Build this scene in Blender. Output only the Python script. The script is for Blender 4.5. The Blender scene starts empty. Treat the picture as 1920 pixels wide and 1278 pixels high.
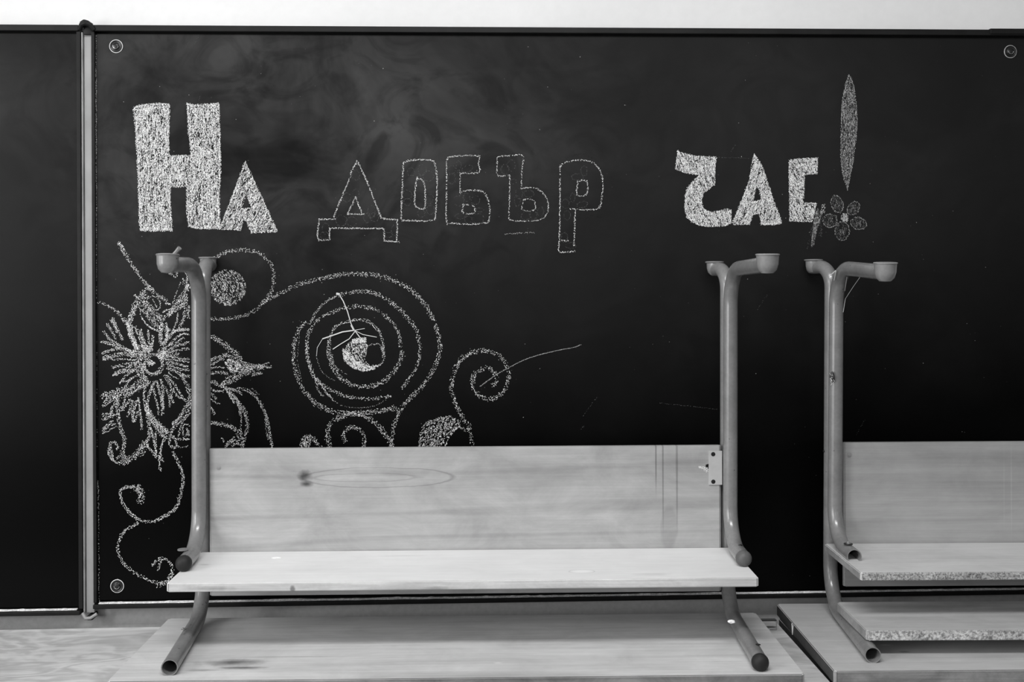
import bpy, bmesh, math, random
from mathutils import Vector, Matrix, noise
S = bpy.context.scene
C = S.collection
PI = math.pi
# ------------------------------------------------------------------ camera
F = 1900.0; YAW = .0370; PITCH = 0.0; ROLL = .0042; SH = -.0542; D = 2.13
T = .732                      # height of a school desk (m)
EYE = T + .687                # camera height
cd = bpy.data.cameras.new('camera'); cam = bpy.data.objects.new('camera', cd); C.objects.link(cam)
cd.sensor_width = 36; cd.lens = 36 * F / 1920; cd.shift_y = SH; cd.clip_start = .05
CR = Matrix.Rotation(-YAW, 3, 'Z') @ Matrix.Rotation(PI/2 - PITCH, 3, 'X') @ Matrix.Rotation(-ROLL, 3, 'Z')
cam.matrix_world = Matrix.Translation((0, -D, EYE)) @ CR.to_4x4()
S.camera = cam
# ------------------------------------------------------------------ light
S.view_settings.view_transform = 'Standard'; S.view_settings.look = 'None'
S.view_settings.gamma = 1; S.view_settings.use_curve_mapping = False
S.view_settings.exposure = -0.95
w = bpy.data.worlds.new('daylight'); S.world = w; w.use_nodes = True
w.node_tree.nodes['Background'].inputs[0].default_value = (1, 1, 1, 1)
w.node_tree.nodes['Background'].inputs[1].default_value = .3
def area(name, loc, aim, sx, sy, power):
    l = bpy.data.lights.new(name, 'AREA'); l.shape = 'RECTANGLE'; l.size = sx; l.size_y = sy; l.energy = power
    o = bpy.data.objects.new(name, l); C.objects.link(o); o.location = loc
    o.rotation_euler = (Vector(aim) - Vector(loc)).to_track_quat('-Z', 'Y').to_euler(); return o
XL, XR, YB, ZT = -2.6, 4.2, -5.2, 3.1
area('window_light', (XL + .02, -1.1, 1.8), (XL + 2, -1.2, 1.7), .9, 2.0, 34)
area('window_light', (XL + .02, -2.45, 1.8), (XL + 1.6, -1.9, 1.6), .9, 2.0, 105)
area('rear_fill_light', (-1.0, YB + .05, 2.45), (-1.0, 0, 2.1), 2.6, 1.1, 34)  # added light behind the camera for fill and board sheen; no window there
area('rear_fill_light', (2.4, YB + .05, 2.45), (2.4, 0, 2.1), 1.6, 1.1, 16)  # second added rear fill, on a wall without openings
area('added_top_light', (-.1, -1.75, ZT-.06), (-.1, -1.75, 0), 1.6, .4, 100)  # added overhead light to lift the shelf above the panel; no lamp known

# ------------------------------------------------------------------ helpers
def tag(o, label=None, cat=None, group=None, kind=None):
    if label: o['label'] = label
    if cat: o['category'] = cat
    if group: o['group'] = group
    if kind: o['kind'] = kind
    return o
def link(name, me, mats, parent=None, smooth=False):
    o = bpy.data.objects.new(name, me); C.objects.link(o)
    for m in (mats if isinstance(mats, (list, tuple)) else [mats]): me.materials.append(m)
    if smooth:
        for p in me.polygons: p.use_smooth = True
    if parent: o.parent = parent
    return o
def thing(name, label, cat, loc=(0, 0, 0), rz=0, group=None):
    o = bpy.data.objects.new(name, None); C.objects.link(o)
    o.empty_display_size = .05; o.location = loc; o.rotation_euler = (0, 0, rz)
    return tag(o, label, cat, group)
def finish(name, bm, mats, parent=None, smooth=False):
    bmesh.ops.recalc_face_normals(bm, faces=bm.faces[:])
    me = bpy.data.meshes.new(name); bm.to_mesh(me); bm.free()
    o = link(name, me, mats, parent)
    if smooth:
        for p in me.polygons: p.use_smooth = True
        try: me.set_sharp_from_angle(angle=math.radians(38))
        except Exception: pass
    return o
def box(bm, x0, x1, y0, y1, z0, z1, bev=0, seg=2):
    r = bmesh.ops.create_cube(bm, size=1)
    for v in r['verts']:
        v.co = Vector(((x0+x1)/2 + v.co.x*(x1-x0), (y0+y1)/2 + v.co.y*(y1-y0), (z0+z1)/2 + v.co.z*(z1-z0)))
    if bev:
        ed = list({e for v in r['verts'] for e in v.link_edges})
        bmesh.ops.bevel(bm, geom=ed, offset=bev, segments=seg, affect='EDGES', profile=.6)
    return bm
def fillet(pts, rads, n=10):
    """round the corners of a polyline"""
    out = [Vector(pts[0])]
    for i in range(1, len(pts)-1):
        p, a, b = Vector(pts[i]), Vector(pts[i-1]), Vector(pts[i+1])
        u = (a-p).normalized(); v = (b-p).normalized()
        ang = u.angle(v); R = rads[i-1]
        t = R / math.tan(ang/2)
        s, e = p + u*t, p + v*t
        c = p + (u+v).normalized() * (R / math.sin(ang/2))
        s0, e0 = s-c, e-c; tot = s0.angle(e0)
        ax = s0.cross(e0).normalized()
        for k in range(n+1):
            out.append(c + Matrix.Rotation(tot*k/n, 3, ax) @ s0)
    out.append(Vector(pts[-1])); return out
def sweep(bm, path, r, seg=20, close0=True, close1=True, hollow1=0, hollow0=0, wall=.0018, rads=None):
    n = len(path); rings = []
    t0 = (path[1]-path[0]).normalized()
    ref = t0.orthogonal().normalized()
    prev = t0
    for i, p in enumerate(path):
        t = ((path[min(i+1, n-1)] - path[max(i-1, 0)])).normalized()
        ax = prev.cross(t)
        if ax.length > 1e-7: ref = Matrix.Rotation(prev.angle(t), 3, ax.normalized()) @ ref
        prev = t; b = t.cross(ref).normalized(); ref = b.cross(t).normalized()
        rr = rads[i] if rads else r
        rings.append([bm.verts.new(p + ref*math.cos(2*PI*k/seg)*rr + b*math.sin(2*PI*k/seg)*rr) for k in range(seg)])
        if i == 0: f0 = (p, ref.copy(), b.copy(), t.copy())
        if i == n-1: f1 = (p, ref.copy(), b.copy(), t.copy())
    for a, b in zip(rings, rings[1:]):
        for k in range(seg): bm.faces.new((a[k], a[(k+1) % seg], b[(k+1) % seg], b[k]))
    def end(ring, fr, sgn, hol):
        if not hol:
            bm.faces.new(ring); return
        p, u, v, t = fr
        last = ring
        for rr, dd in ((r-wall, 0), (r-wall, hol)):
            nr = [bm.verts.new(p + t*sgn*-dd + u*math.cos(2*PI*k/seg)*rr + v*math.sin(2*PI*k/seg)*rr) for k in range(seg)]
            for k in range(seg): bm.faces.new((last[k], last[(k+1) % seg], nr[(k+1) % seg], nr[k]))
            last = nr
        f = bm.faces.new(last); f.material_index = 1
        for ff in f.edges[0].link_faces: pass
    if close0: end(rings[0], f0, -1, hollow0)
    if close1: end(rings[-1], f1, 1, hollow1)
    return bm
def lathe(bm, prof, c=(0, 0, 0), axis='Z', seg=24):
    """prof: (radius, height) pairs"""
    c = Vector(c); rings = []
    def P(r, h, a):
        x, y = r*math.cos(a), r*math.sin(a)
        return c + (Vector((x, y, h)) if axis == 'Z' else Vector((x, h, y)) if axis == 'Y' else Vector((h, x, y)))
    for r, h in prof:
        if r < 1e-6: rings.append([bm.verts.new(P(0, h, 0))])
        else: rings.append([bm.verts.new(P(r, h, 2*PI*k/seg)) for k in range(seg)])
    for a, b in zip(rings, rings[1:]):
        for k in range(seg):
            k2 = (k+1) % seg
            if len(a) == 1 and len(b) == 1: continue
            if len(a) == 1: bm.faces.new((a[0], b[k2], b[k]))
            elif len(b) == 1: bm.faces.new((a[k], a[k2], b[0]))
            else: bm.faces.new((a[k], a[k2], b[k2], b[k]))
    return bm

# ------------------------------------------------------------------ materials
class NT:
    def __init__(s, name, rough=.5, spec=.5, metal=0):
        s.m = bpy.data.materials.new(name); s.m.use_nodes = True; s.t = s.m.node_tree
        s.p = s.t.nodes['Principled BSDF']
        s.p.inputs['Roughness'].default_value = rough; s.p.inputs['Metallic'].default_value = metal
        s.p.inputs['Specular IOR Level'].default_value = spec
        s.tc = s.t.nodes.new('ShaderNodeTexCoord')
    def n(s, ty, **kw):
        nd = s.t.nodes.new(ty)
        for k, v in kw.items():
            if k in nd.inputs.keys(): nd.inputs[k].default_value = v
            else: setattr(nd, k, v)
        return nd
    def l(s, a, b): s.t.links.new(a, b)
    def math(s, op, a, b=None, clamp=False):
        nd = s.t.nodes.new('ShaderNodeMath'); nd.operation = op; nd.use_clamp = clamp
        for i, v in enumerate((a, b)):
            if v is None: continue
            if isinstance(v, (int, float)): nd.inputs[i].default_value = v
            else: s.l(v, nd.inputs[i])
        return nd.outputs[0]
    def noise(s, scale=(1, 1, 1), sc=5, det=4, rough=.55, dist=0, off=(0, 0, 0)):
        mp = s.n('ShaderNodeMapping'); mp.inputs['Scale'].default_value = scale; mp.inputs['Location'].default_value = off
        s.l(s.tc.outputs['Object'], mp.inputs[0])
        nd = s.t.nodes.new('ShaderNodeTexNoise')
        nd.inputs['Scale'].default_value = sc; nd.inputs['Detail'].default_value = det
        nd.inputs['Roughness'].default_value = rough; nd.inputs['Distortion'].default_value = dist
        s.l(mp.outputs[0], nd.inputs['Vector']); return nd.outputs['Fac']
    def remap(s, v, a, b, c, d):
        nd = s.t.nodes.new('ShaderNodeMapRange'); nd.clamp = True
        s.l(v, nd.inputs[0])
        for i, x in zip((1, 2, 3, 4), (a, b, c, d)): nd.inputs[i].default_value = x
        return nd.outputs[0]
    def blob(s, c, size, inner, outer, warp=0, wsc=20, ring=None):
        """1 inside an ellipsoid patch fading to 0 outside"""
        sub = s.n('ShaderNodeVectorMath', operation='SUBTRACT'); sub.inputs[1].default_value = c
        s.l(s.tc.outputs['Object'], sub.inputs[0])
        mul = s.n('ShaderNodeVectorMath', operation='MULTIPLY'); mul.inputs[1].default_value = [1/q for q in size]
        s.l(sub.outputs[0], mul.inputs[0])
        ln = s.n('ShaderNodeVectorMath', operation='LENGTH'); s.l(mul.outputs[0], ln.inputs[0])
        d = ln.outputs['Value']
        if warp:
            nz = s.noise(sc=wsc, det=4); d = s.math('ADD', d, s.math('MULTIPLY', s.math('SUBTRACT', nz, .5), warp))
        if ring:
            return s.remap(s.math('ABSOLUTE', s.math('SUBTRACT', d, ring)), inner, outer, 1, 0)
        return s.remap(d, inner, outer, 1, 0)
    def grey(s, v, inp='Base Color'):
        cb = s.n('ShaderNodeCombineColor')
        for i in range(3): s.l(v, cb.inputs[i])
        s.l(cb.outputs[0], s.p.inputs[inp])
    def bump(s, v, strength=.2, dist=.002):
        b = s.n('ShaderNodeBump'); b.inputs['Strength'].default_value = strength; b.inputs['Distance'].default_value = dist
        s.l(v, b.inputs['Height']); s.l(b.outputs[0], s.p.inputs['Normal'])
def plain(name, v, rough=.5, spec=.5, metal=0, var=.12, sc=30):
    m = NT(name, rough, spec, metal)
    m.grey(m.math('MULTIPLY', m.remap(m.noise(sc=sc), .3, .7, 1-var, 1+var), v)); return m.m
def wood(name, base, grain=.18, seed=0, stains=(), rough=.5, mott=.15, lines=.1):
    m = NT(name, rough, .35); o = (seed*3.1, seed*1.7, seed*2.3)
    g = m.noise((1.6, 60, 60), 1.6, 7, .68, .7, o)
    f = m.noise((5, 260, 260), 1.2, 3, .6, 0, o)
    b = m.noise((1, 1.8, 1.8), 7, 8, .68, .5, o)
    v = m.remap(g, .3, .7, 1-grain, 1+grain*.6)
    v = m.math('MULTIPLY', v, m.remap(f, .3, .7, 1-grain*.4, 1+grain*.3))
    v = m.math('MULTIPLY', v, m.remap(b, .3, .72, 1-mott, 1+mott))
    # thin wandering growth lines
    wv = m.n('ShaderNodeTexWave', wave_type='BANDS', bands_direction='Z'); mp = m.n('ShaderNodeMapping')
    mp.inputs['Scale'].default_value = (.35, 4, 4); mp.inputs['Location'].default_value = o
    m.l(m.tc.outputs['Object'], mp.inputs[0]); m.l(mp.outputs[0], wv.inputs['Vector'])
    wv.inputs['Scale'].default_value = 1.4; wv.inputs['Distortion'].default_value = 9; wv.inputs['Detail'].default_value = 2; wv.inputs['Detail Scale'].default_value = .9
    v = m.math('MULTIPLY', v, m.remap(wv.outputs['Fac'], 0, .12, 1-lines, 1))
    for st in stains:
        k, c, sz, inn, out, wp, ring = st[:7]
        wsc = st[7] if len(st) > 7 else 25
        bl = m.blob(c, sz, inn, out, wp, wsc, ring)
        v = m.math('MULTIPLY', v, m.math('ADD', 1, m.math('MULTIPLY', bl, k)))
    m.grey(m.math('MULTIPLY', v, base)); m.bump(f, .08, .001); return m.m
def chip(name, lo, hi, sc=260, seed=0):
    m = NT(name, .8, .2)
    v = m.noise((1, 1, 1), sc, 3, .7, .4, (seed, 0, 0)); v2 = m.noise((1, 1, 1), 30, 4, .7, 0, (seed, 3, 0))
    m.grey(m.math('MULTIPLY', m.remap(v, .38, .62, lo, hi), m.remap(v2, .35, .65, .7, 1.15)))
    m.bump(v, .5, .002); return m.m

def M_board(name, sheen_center, amp=.036):
    m = NT(name, .33, .085)
    fine = m.noise(sc=420, det=2)
    b = m.remap(fine, .3, .7, .8, 1.2)
    v = m.math('MULTIPLY', b, .0008)
    # wiped chalk dust: soft swirls, strongest where the board was cleaned, plus painted sheen
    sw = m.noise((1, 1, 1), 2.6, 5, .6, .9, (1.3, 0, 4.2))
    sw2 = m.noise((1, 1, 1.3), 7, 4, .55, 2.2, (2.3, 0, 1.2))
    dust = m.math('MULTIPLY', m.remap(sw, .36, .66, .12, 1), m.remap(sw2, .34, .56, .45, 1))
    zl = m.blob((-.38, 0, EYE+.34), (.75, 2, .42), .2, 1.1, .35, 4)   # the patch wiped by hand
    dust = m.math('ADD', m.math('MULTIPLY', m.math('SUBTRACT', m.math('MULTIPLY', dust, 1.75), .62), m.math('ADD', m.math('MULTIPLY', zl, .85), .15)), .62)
    zone = m.remap(m.math('ADD', m.blob(sheen_center, (3.0, 2, .78), .1, .98, .30, 3), 0), 0, 1, .03, 1)  # light falloff from bright top to dark bottom, painted in with the dust
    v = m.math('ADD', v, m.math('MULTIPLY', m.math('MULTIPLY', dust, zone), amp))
    m.grey(v); m.bump(fine, .12, .0006); return m.m
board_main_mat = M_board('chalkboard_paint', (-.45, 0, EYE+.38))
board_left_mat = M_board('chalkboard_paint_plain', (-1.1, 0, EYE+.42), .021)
rail_mat = plain('black_frame', .009, .5, .22, 0, .3)
strip_mat = plain('grey_cover_strip', .34, .55, .3, 0, .12, 14)
chalk_mat = plain('chalk_white', .93, .95, .1, 0, .1, 300)
chalk_mid = plain('chalk_soft', .5, .95, .1, 0, .3, 300)
chalk_dim = plain('chalk_faint', .11, .95, .1, 0, .3, 300)
chalk_haze = plain('chalk_wiped', .022, .95, .1, 0, .3, 200)
dust_mat = chip('chalk_dust', .6, .95, 200)
steel = plain('bright_screw', .5, .3, .5, .8, .1)
dark_metal = plain('dark_screw', .03, .4, .5, .5, .2)
rubber_dark = plain('rubber_dark', .018, .6, .3, 0, .2, 60)
rubber_grey = plain('rubber_grey', .10, .5, .4, 0, .2, 60)
inside = plain('tube_inside', .006, .8, .1)
thread_mat = plain('cobweb', .75, .9, .1)
def paint(name, base, seed):
    m = NT(name, .24, .8)
    a = m.noise(sc=22, det=5, off=(seed, 0, 0)); b = m.noise(sc=160, det=2, off=(seed, 0, 0))
    v = m.math('MULTIPLY', m.remap(a, .35, .7, .86, 1.1), m.remap(b, .3, .72, .93, 1.05))
    sp = m.remap(m.noise(sc=70, det=3, off=(seed, 5, 0)), .70, .74, 1, .35)
    m.grey(m.math('MULTIPLY', m.math('MULTIPLY', v, sp), base)); return m.m
tube_a = paint('frame_enamel', .22, 0)
tube_b = paint('frame_enamel_worn', .215, 4)
cup_mat = paint('foot_enamel', .26, 7)
wall_mat = NT('wall_plaster', .9, .1)
_n = wall_mat.noise(sc=60, det=5); _b = wall_mat.noise(sc=2.2, det=5)
wall_mat.grey(wall_mat.math('MULTIPLY', wall_mat.remap(_b, .35, .7, .8, .86), wall_mat.remap(_n, .3, .7, .98, 1.01)))
wall_mat.bump(_n, .25, .002); wall_mat = wall_mat.m
_m = NT('dado_paint', .55, .3); _n = _m.noise(sc=90, det=4)
_m.grey(_m.math('MULTIPLY', _m.remap(_n, .3, .7, .9, 1.1), .24)); _m.bump(_n, .15, .001); dado_mat = _m.m
ceil_mat = plain('ceiling_white', .6, .9, .1, 0, .03)
_m = NT('floor_boards', .45, .4); _n = _m.noise((1, 12, 1), 3, 4)
_m.grey(_m.math('MULTIPLY', _m.remap(_n, .3, .7, 
    .7, 1.2), .12)); floor_mat = _m.m

# ------------------------------------------------------------------ room
WY = .024                                                     # face of the front wall
def struct(name, bm, mats):
    return tag(finish(name, bm, mats), kind='structure')
room_mat = plain('room_paint', .42, .8, .2, 0, .05)
front_dado = plain('pale_dado_paint', .46, .6, .3, 0, .08, 90)
bm = bmesh.new(); box(bm, XL-.2, XR+.2, WY, WY+.2, 1.0, ZT)
box(bm, XL-.2, XR+.2, WY, WY+.2, 0, 1.0)
for f in bm.faces:
    if f.calc_center_median().z < 1.0: f.material_index = 1
struct('wall_front', bm, [wall_mat, front_dado])
bm = bmesh.new(); box(bm, XL-.2, XR+.2, YB, WY, -.1, 0); struct('floor', bm, floor_mat)
bm = bmesh.new(); box(bm, XL-.2, XR+.2, YB, WY+.2, ZT, ZT+.1); struct('ceiling', bm, ceil_mat)
bm = bmesh.new()
for y0, y1, z0, z1 in ((YB, WY, 0, .8), (YB, WY, 2.85, ZT), (-.6, WY, 0.8, 2.85), (-1.9, -1.6, 0.8, 2.85), (YB, -3.0, 0.8, 2.85)):
    box(bm, XL-.2, XL, y0, y1, z0, z1)
struct('wall_left', bm, room_mat)
bm = bmesh.new(); box(bm, XR, XR+.2, YB, WY, 0, ZT); struct('wall_right', bm, room_mat)
bm = bmesh.new(); box(bm, XL-.2, XR+.2, YB-.2, YB, 1.1, ZT); box(bm, XL-.2, XR+.2, YB-.2, YB, 0, 1.1)
for f in bm.faces:
    if f.calc_center_median().z < 1.0: f.material_index = 1
struct('wall_rear', bm, [room_mat, dado_mat])
for i, y0 in enumerate((-1.6, -3.0)):
    bm = bmesh.new(); y1 = y0 + (1.0, 1.1)[i]
    box(bm, XL-.12, XL-.07, y0, y0+.06, 0.8, 2.85); box(bm, XL-.12, XL-.07, y1-.06, y1, 0.8, 2.85)
    box(bm, XL-.12, XL-.07, y0, y1, .8, .86); box(bm, XL-.12, XL-.07, y0, y1, 2.79, 2.85)
    box(bm, XL-.12, XL-.07, (y0+y1)/2-.03, (y0+y1)/2+.03, .86, 2.79)
    struct('window_%d' % (i+1), bm, ceil_mat)

# ------------------------------------------------------------------ blackboards
def Z(h): return EYE + h
def blackboard(x0, x1, z0, z1, label, mat, dust):
    t = thing('blackboard', label, 'blackboard', ((x0+x1)/2, WY, Z(z0)))
    def P(name, bm, m, lab=None):
        o = finish(name, bm, m); o.parent = t; o.matrix_parent_inverse = Matrix.Translation(-t.location)
        if lab: o['label'] = lab
        return o
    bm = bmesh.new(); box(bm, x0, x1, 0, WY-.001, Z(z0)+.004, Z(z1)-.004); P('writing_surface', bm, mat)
    bm = bmesh.new(); box(bm, x0-.005, x1+.005, -.010, WY-.001, Z(z1), Z(z1)+.0125, .0015); P('frame_rail', bm, rail_mat)
    bm = bmesh.new(); box(bm, x0-.005, x1+.005, -.014, WY-.001, Z(z0)-.0105, Z(z0)-.002, .0015); P('frame_rail', bm, rail_mat)
    bm = bmesh.new(); box(bm, x0-.0065, x0+.0002, -.006, WY-.001, Z(z0), Z(z1), .001); P('frame_rail', bm, rail_mat)
    bm = bmesh.new(); box(bm, x1-.0002, x1+.0078, -.006, WY-.001, Z(z0), Z(z1), .001); P('frame_rail', bm, rail_mat)
    # ridge of fallen chalk dust on the bottom rail, uneven height
    rnd = random.Random(dust); bm = bmesh.new(); n = int((x1-x0)/.004); prev = None
    for i in range(n+1):
        x = x0+.004 + (x1-x0-.008)*i/n
        h = .0012 + .0020*max(0, noise.noise((x*9, dust, 0))) + .0014*max(0, noise.noise((x*70, dust, 3)))
        d = .006 + .002*noise.noise((x*30, 1, dust))
        c = [bm.verts.new((x, 0.0005, Z(z0)-.003)), bm.verts.new((x, -.0008, Z(z0)-.001+h)), bm.verts.new((x, -d*.6, Z(z0)-.001+h*.3)), bm.verts.new((x, -d-.0015, Z(z0)-.002))]
        if prev:
            for k in range(3): bm.faces.new((prev[k], c[k], c[k+1], prev[k+1]))
        prev = c
    P('chalk_dust_ridge', bm, dust_mat, 'pale ridge of chalk dust along the bottom rail')
    # thin rubbed chalk line beside the upright rails and broken line below the top rail
    return t, P
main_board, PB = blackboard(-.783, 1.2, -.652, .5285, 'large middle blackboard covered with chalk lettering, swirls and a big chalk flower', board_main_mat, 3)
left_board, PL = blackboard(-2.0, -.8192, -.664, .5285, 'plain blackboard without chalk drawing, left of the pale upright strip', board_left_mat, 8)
for (x, z) in ((-.7402, .4988), (1.1489, .4959), (-.7426, -.6192)):
    bm = bmesh.new(); lathe(bm, [(.0128, 0), (.0132, -.0012), (.0118, -.0026), (.0104, -.0014), (.006, -.0008), (.0058, -.0035), (.0048, -.0042), (.0, -.0040)], (x, 0, Z(z)), 'Y', 28)
    o = PB('corner_screw', bm, [plain('washer_metal', .02, .3, .5, .3, .3, 80)], 'dark metal screw in a ringed washer')
    for p in o.data.polygons: p.use_smooth = True
    bm = bmesh.new(); pts = [Vector((x+.0131*math.cos(a*PI/18), -.0009, Z(z)+.0131*math.sin(a*PI/18))) for a in range(37)]
    sweep(bm, pts, .00085, 6); sc = finish('washer_rim', bm, chalk_mid if x > 0 else chalk_mat, None, True)
    sc.parent = o
    bm = bmesh.new(); pts = [Vector((x+.0052*math.cos(a*PI/12), -.0040, Z(z)+.0052*math.sin(a*PI/12))) for a in range(11, 25)]
    sweep(bm, pts, .0006, 6); sc = finish('screw_rim', bm, steel, None, True)
    sc.parent = o
# pale strip between the two boards
cs = thing('cover_strip', 'pale upright strip covering the joint between the two blackboards', 'strip', (-.797, WY, Z(-.67)))
def PC(name, bm, m, lab=None):
    o = finish(name, bm, m, None, True); o.parent = cs; o.matrix_parent_inverse = Matrix.Translation(-cs.location)
    if lab: o['label'] = lab
    return o
bm = bmesh.new(); box(bm, -.8062, -.7900, .001, WY-.001, Z(-.674), Z(.536), .0012)
PC('strip', bm, strip_mat)
bm = bmesh.new(); box(bm, -.8107, -.8084, -.003, WY-.001, Z(-.672), Z(.527), .0006)
PC('edge_bead', bm, plain('bead_pale', .45, .5, .3, 0, .45, 12), 'thin pale bead along the left edge')
bm = bmesh.new()
rnd = random.Random(5)
pts = [Vector((-.812, -.006, Z(.533))), Vector((-.806, -.012, Z(.541))), Vector((-.798, -.014, Z(.543))), Vector((-.789, -.012, Z(.540))), Vector((-.782, -.008, Z(.531)))]
sweep(bm, fillet(pts, [.004]*3, 4), .005, 10)
pts = [Vector((-.810, -.006, Z(.5455))), Vector((-.802, -.010, Z(.549))), Vector((-.795, -.010, Z(.547))), Vector((-.786, -.008, Z(.541)))]
sweep(bm, fillet(pts, [.004]*2, 4), .003, 10)
box(bm, -.806, -.786, -.006, WY-.001, Z(.522), Z(.543), .003)
PC('top_cap', bm, rail_mat, 'lumpy dark cap at the top of the strip')
bm = bmesh.new()
sweep(bm, [Vector((-.8105, -.008, Z(-.672))), Vector((-.803, -.012, Z(-.6815))), Vector((-.793, -.012, Z(-.681))), Vector((-.781, -.009, Z(-.6735)))], .0035, 8)
PC('bottom_cap', bm, strip_mat)
bm = bmesh.new(); box(bm, -.802, -.790, -.010, WY-.001, Z(-.687), Z(-.677), .003); PC('bottom_clip', bm, rail_mat)
# second length of rail lapping over the top rail at the right
bm = bmesh.new(); box(bm, 1.100, 1.215, -.0122, WY-.001, Z(.5310), Z(.5428), .0015); PB('rail_lap', bm, rail_mat, 'overlapping end piece of the top rail')

# ------------------------------------------------------------------ chalk work (grains of chalk stuck to the board)
FR = CR; 
def px(u, v, Y=0.0):
    """photo pixel -> point on the writing surface"""
    r = FR @ Vector(((u-960)/F, (639-v+SH*1920)/F, -1)); t = (Y+D)/r.y
    return r.x*t, r.z*t                                        # x, height above the eye
CROPS = {1: (0, 0, 2.778), 2: (560, 240, 3.0), 3: (1200, 100, 3.364), 4: (160, 440, 2.778), 5: (500, 480, 3.097),
         6: (130, 820, 2.79), 7: (180, 440, 6.39), 8: (180, 580, 6.39), 9: (180, 720, 6.39), 10: (360, 600, 5.325)}
def cv(c, pts):
    a, b, s = CROPS[c]; return [(a+u/s, b+v/s) for u, v in pts]
def spline(pts, step=1.5):
    if len(pts) < 3:
        P = [Vector(p) for p in pts]
    else:
        P = []; q = [Vector(p) for p in pts]; q = [q[0]*2-q[1]] + q + [q[-1]*2-q[-2]]
        for i in range(1, len(q)-2):
            L = (q[i+1]-q[i]).length; n = max(1, int(L/3))
            for k in range(n):
                t = k/n; a, b, c, d = q[i-1:i+3]
                P.append(.5*((2*b) + (-a+c)*t + (2*a-5*b+4*c-d)*t*t + (-a+3*b-3*c+d)*t**3))
        P.append(q[-2])
    out = []; 
    for a, b in zip(P, P[1:]):
        L = (b-a).length; n = max(1, int(L/step)); d = (b-a)/max(L, 1e-6)
        for k in range(n): out.append((a+(b-a)*k/n, d, L/n))
    return out
class Chalk:
    def __init__(s, seed=0):
        s.v = []; s.f = []; s.mi = []; s.r = random.Random(seed); s.seed = seed
    def grain(s, x, y, dx, dy, L, W, m=0):
        r = s.r; b = len(s.v); nx, ny = -dy, dx
        for a, c in ((-1, -.6), (.2, -1), (1, .5), (-.3, 1)):
            a = a*L*.5*r.uniform(.7, 1.2); c = c*W*.5*r.uniform(.7, 1.2)
            u, w = px(x+dx*a+nx*c, y+dy*a+ny*c)
            s.v.append((u, -.0004-r.random()*.0003, EYE+w))
        s.f.append((b, b+1, b+2, b+3)); s.mi.append(m)
    def tooth(s, x, y, k=.55):
        return noise.noise((x*k, y*k, s.seed*7.3))
    def stroke(s, c, w, pts, d=.62, m=0, smooth=True, jit=.25, size=1.0, solid=False):
        P = cv(c, pts) if c else pts
        if not smooth:
            seg = []
            for a, b in zip(P, P[1:]): seg += spline([a, b])
        else: seg = spline(P)
        acc = 0
        for p, dr, L in seg:
            wob = 1 + .25*noise.noise((p.x*.05, p.y*.05, s.seed))
            ww = w*wob
            acc += L*ww*d*(1.2 if not solid else 2.6)/(1.9*size*size)
            while acc > 0:
                acc -= 1
                o = (s.r.random()-.5)*ww*1.12
                if s.r.random() < .12: o *= 1.25
                x = p.x - dr.y*o + dr.x*s.r.uniform(-1, 1); y = p.y + dr.x*o + dr.y*s.r.uniform(-1, 1)
                e = abs(o)/(ww*.5)
                if not solid and s.tooth(x, y) < (.03 if w > 5 else -.12) - .25*(1-e if w > 5 else .6): continue
                a = s.r.uniform(-jit, jit)*3
                ca, sa = math.cos(a), math.sin(a)
                mm = m
                if m == 0 and s.r.random() < .3 and not solid: mm = 1
                s.grain(x, y, dr.x*ca-dr.y*sa, dr.x*sa+dr.y*ca, s.r.uniform(1.0, 2.5)*size, s.r.uniform(.6, 1.2)*size, mm)
        return s
    def fill(s, c, poly, d=.6, m=0, ang=90, holes=(), k=(.75, .07), size=1.0):
        P = cv(c, poly) if c else poly; H = [cv(c, h) if c else h for h in holes]
        xs = [p[0] for p in P]; ys = [p[1] for p in P]
        def ins(x, y, Q):
            r = False; j = len(Q)-1
            for i in range(len(Q)):
                if (Q[i][1] > y) != (Q[j][1] > y) and x < (Q[j][0]-Q[i][0])*(y-Q[i][1])/(Q[j][1]-Q[i][1])+Q[i][0]: r = not r
                j = i
            return r
        A = (max(xs)-min(xs))*(max(ys)-min(ys)); ca, sa = math.cos(math.radians(ang)), math.sin(math.radians(ang))
        for _ in range(int(A*d/1.35)):
            x = s.r.uniform(min(xs), max(xs)); y = s.r.uniform(min(ys), max(ys))
            if not ins(x, y, P) or any(ins(x, y, h) for h in H): continue
            al, ac = x*ca+y*sa, -x*sa+y*ca                     # along / across the hatching
            q = noise.noise((al*k[1], ac*k[0], s.seed+.5)) + .5*noise.noise((x*.5, y*.45, s.seed))
            if q < -.28 and s.r.random() < .85: continue
            j = s.r.uniform(-.5, .5)
            mm = m if m else (0 if s.r.random() < .52+q*.5 else 1)
            s.grain(x, y, math.cos(math.radians(ang)+j), math.sin(math.radians(ang)+j), s.r.uniform(1.6, 4.2)*size, s.r.uniform(.55, 1.1)*size, mm)
        return s
    def outline(s, c, w, poly, d=.8, m=0): return s.stroke(c, w, list(poly)+[poly[0]], d, m, False)
    def ell(s, c, cx, cy, rx, ry, rot=0, w=1.4, d=.6, m=2, a0=0, a1=360):
        n = 20; t = math.radians(rot); pts = []
        for i in range(n+1):
            a = math.radians(a0+(a1-a0)*i/n); x, y = rx*math.cos(a), ry*math.sin(a)
            pts.append((cx+x*math.cos(t)-y*math.sin(t), cy+x*math.sin(t)+y*math.cos(t)))
        return s.stroke(c, w, pts, d, m)
    def ellpoly(s, cx, cy, rx, ry, rot=0):
        t = math.radians(rot)
        return [(cx+rx*math.cos(a*PI/8)*math.cos(t)-ry*math.sin(a*PI/8)*math.sin(t), cy+rx*math.cos(a*PI/8)*math.sin(t)+ry*math.sin(a*PI/8)*math.cos(t)) for a in range(16)]
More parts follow.
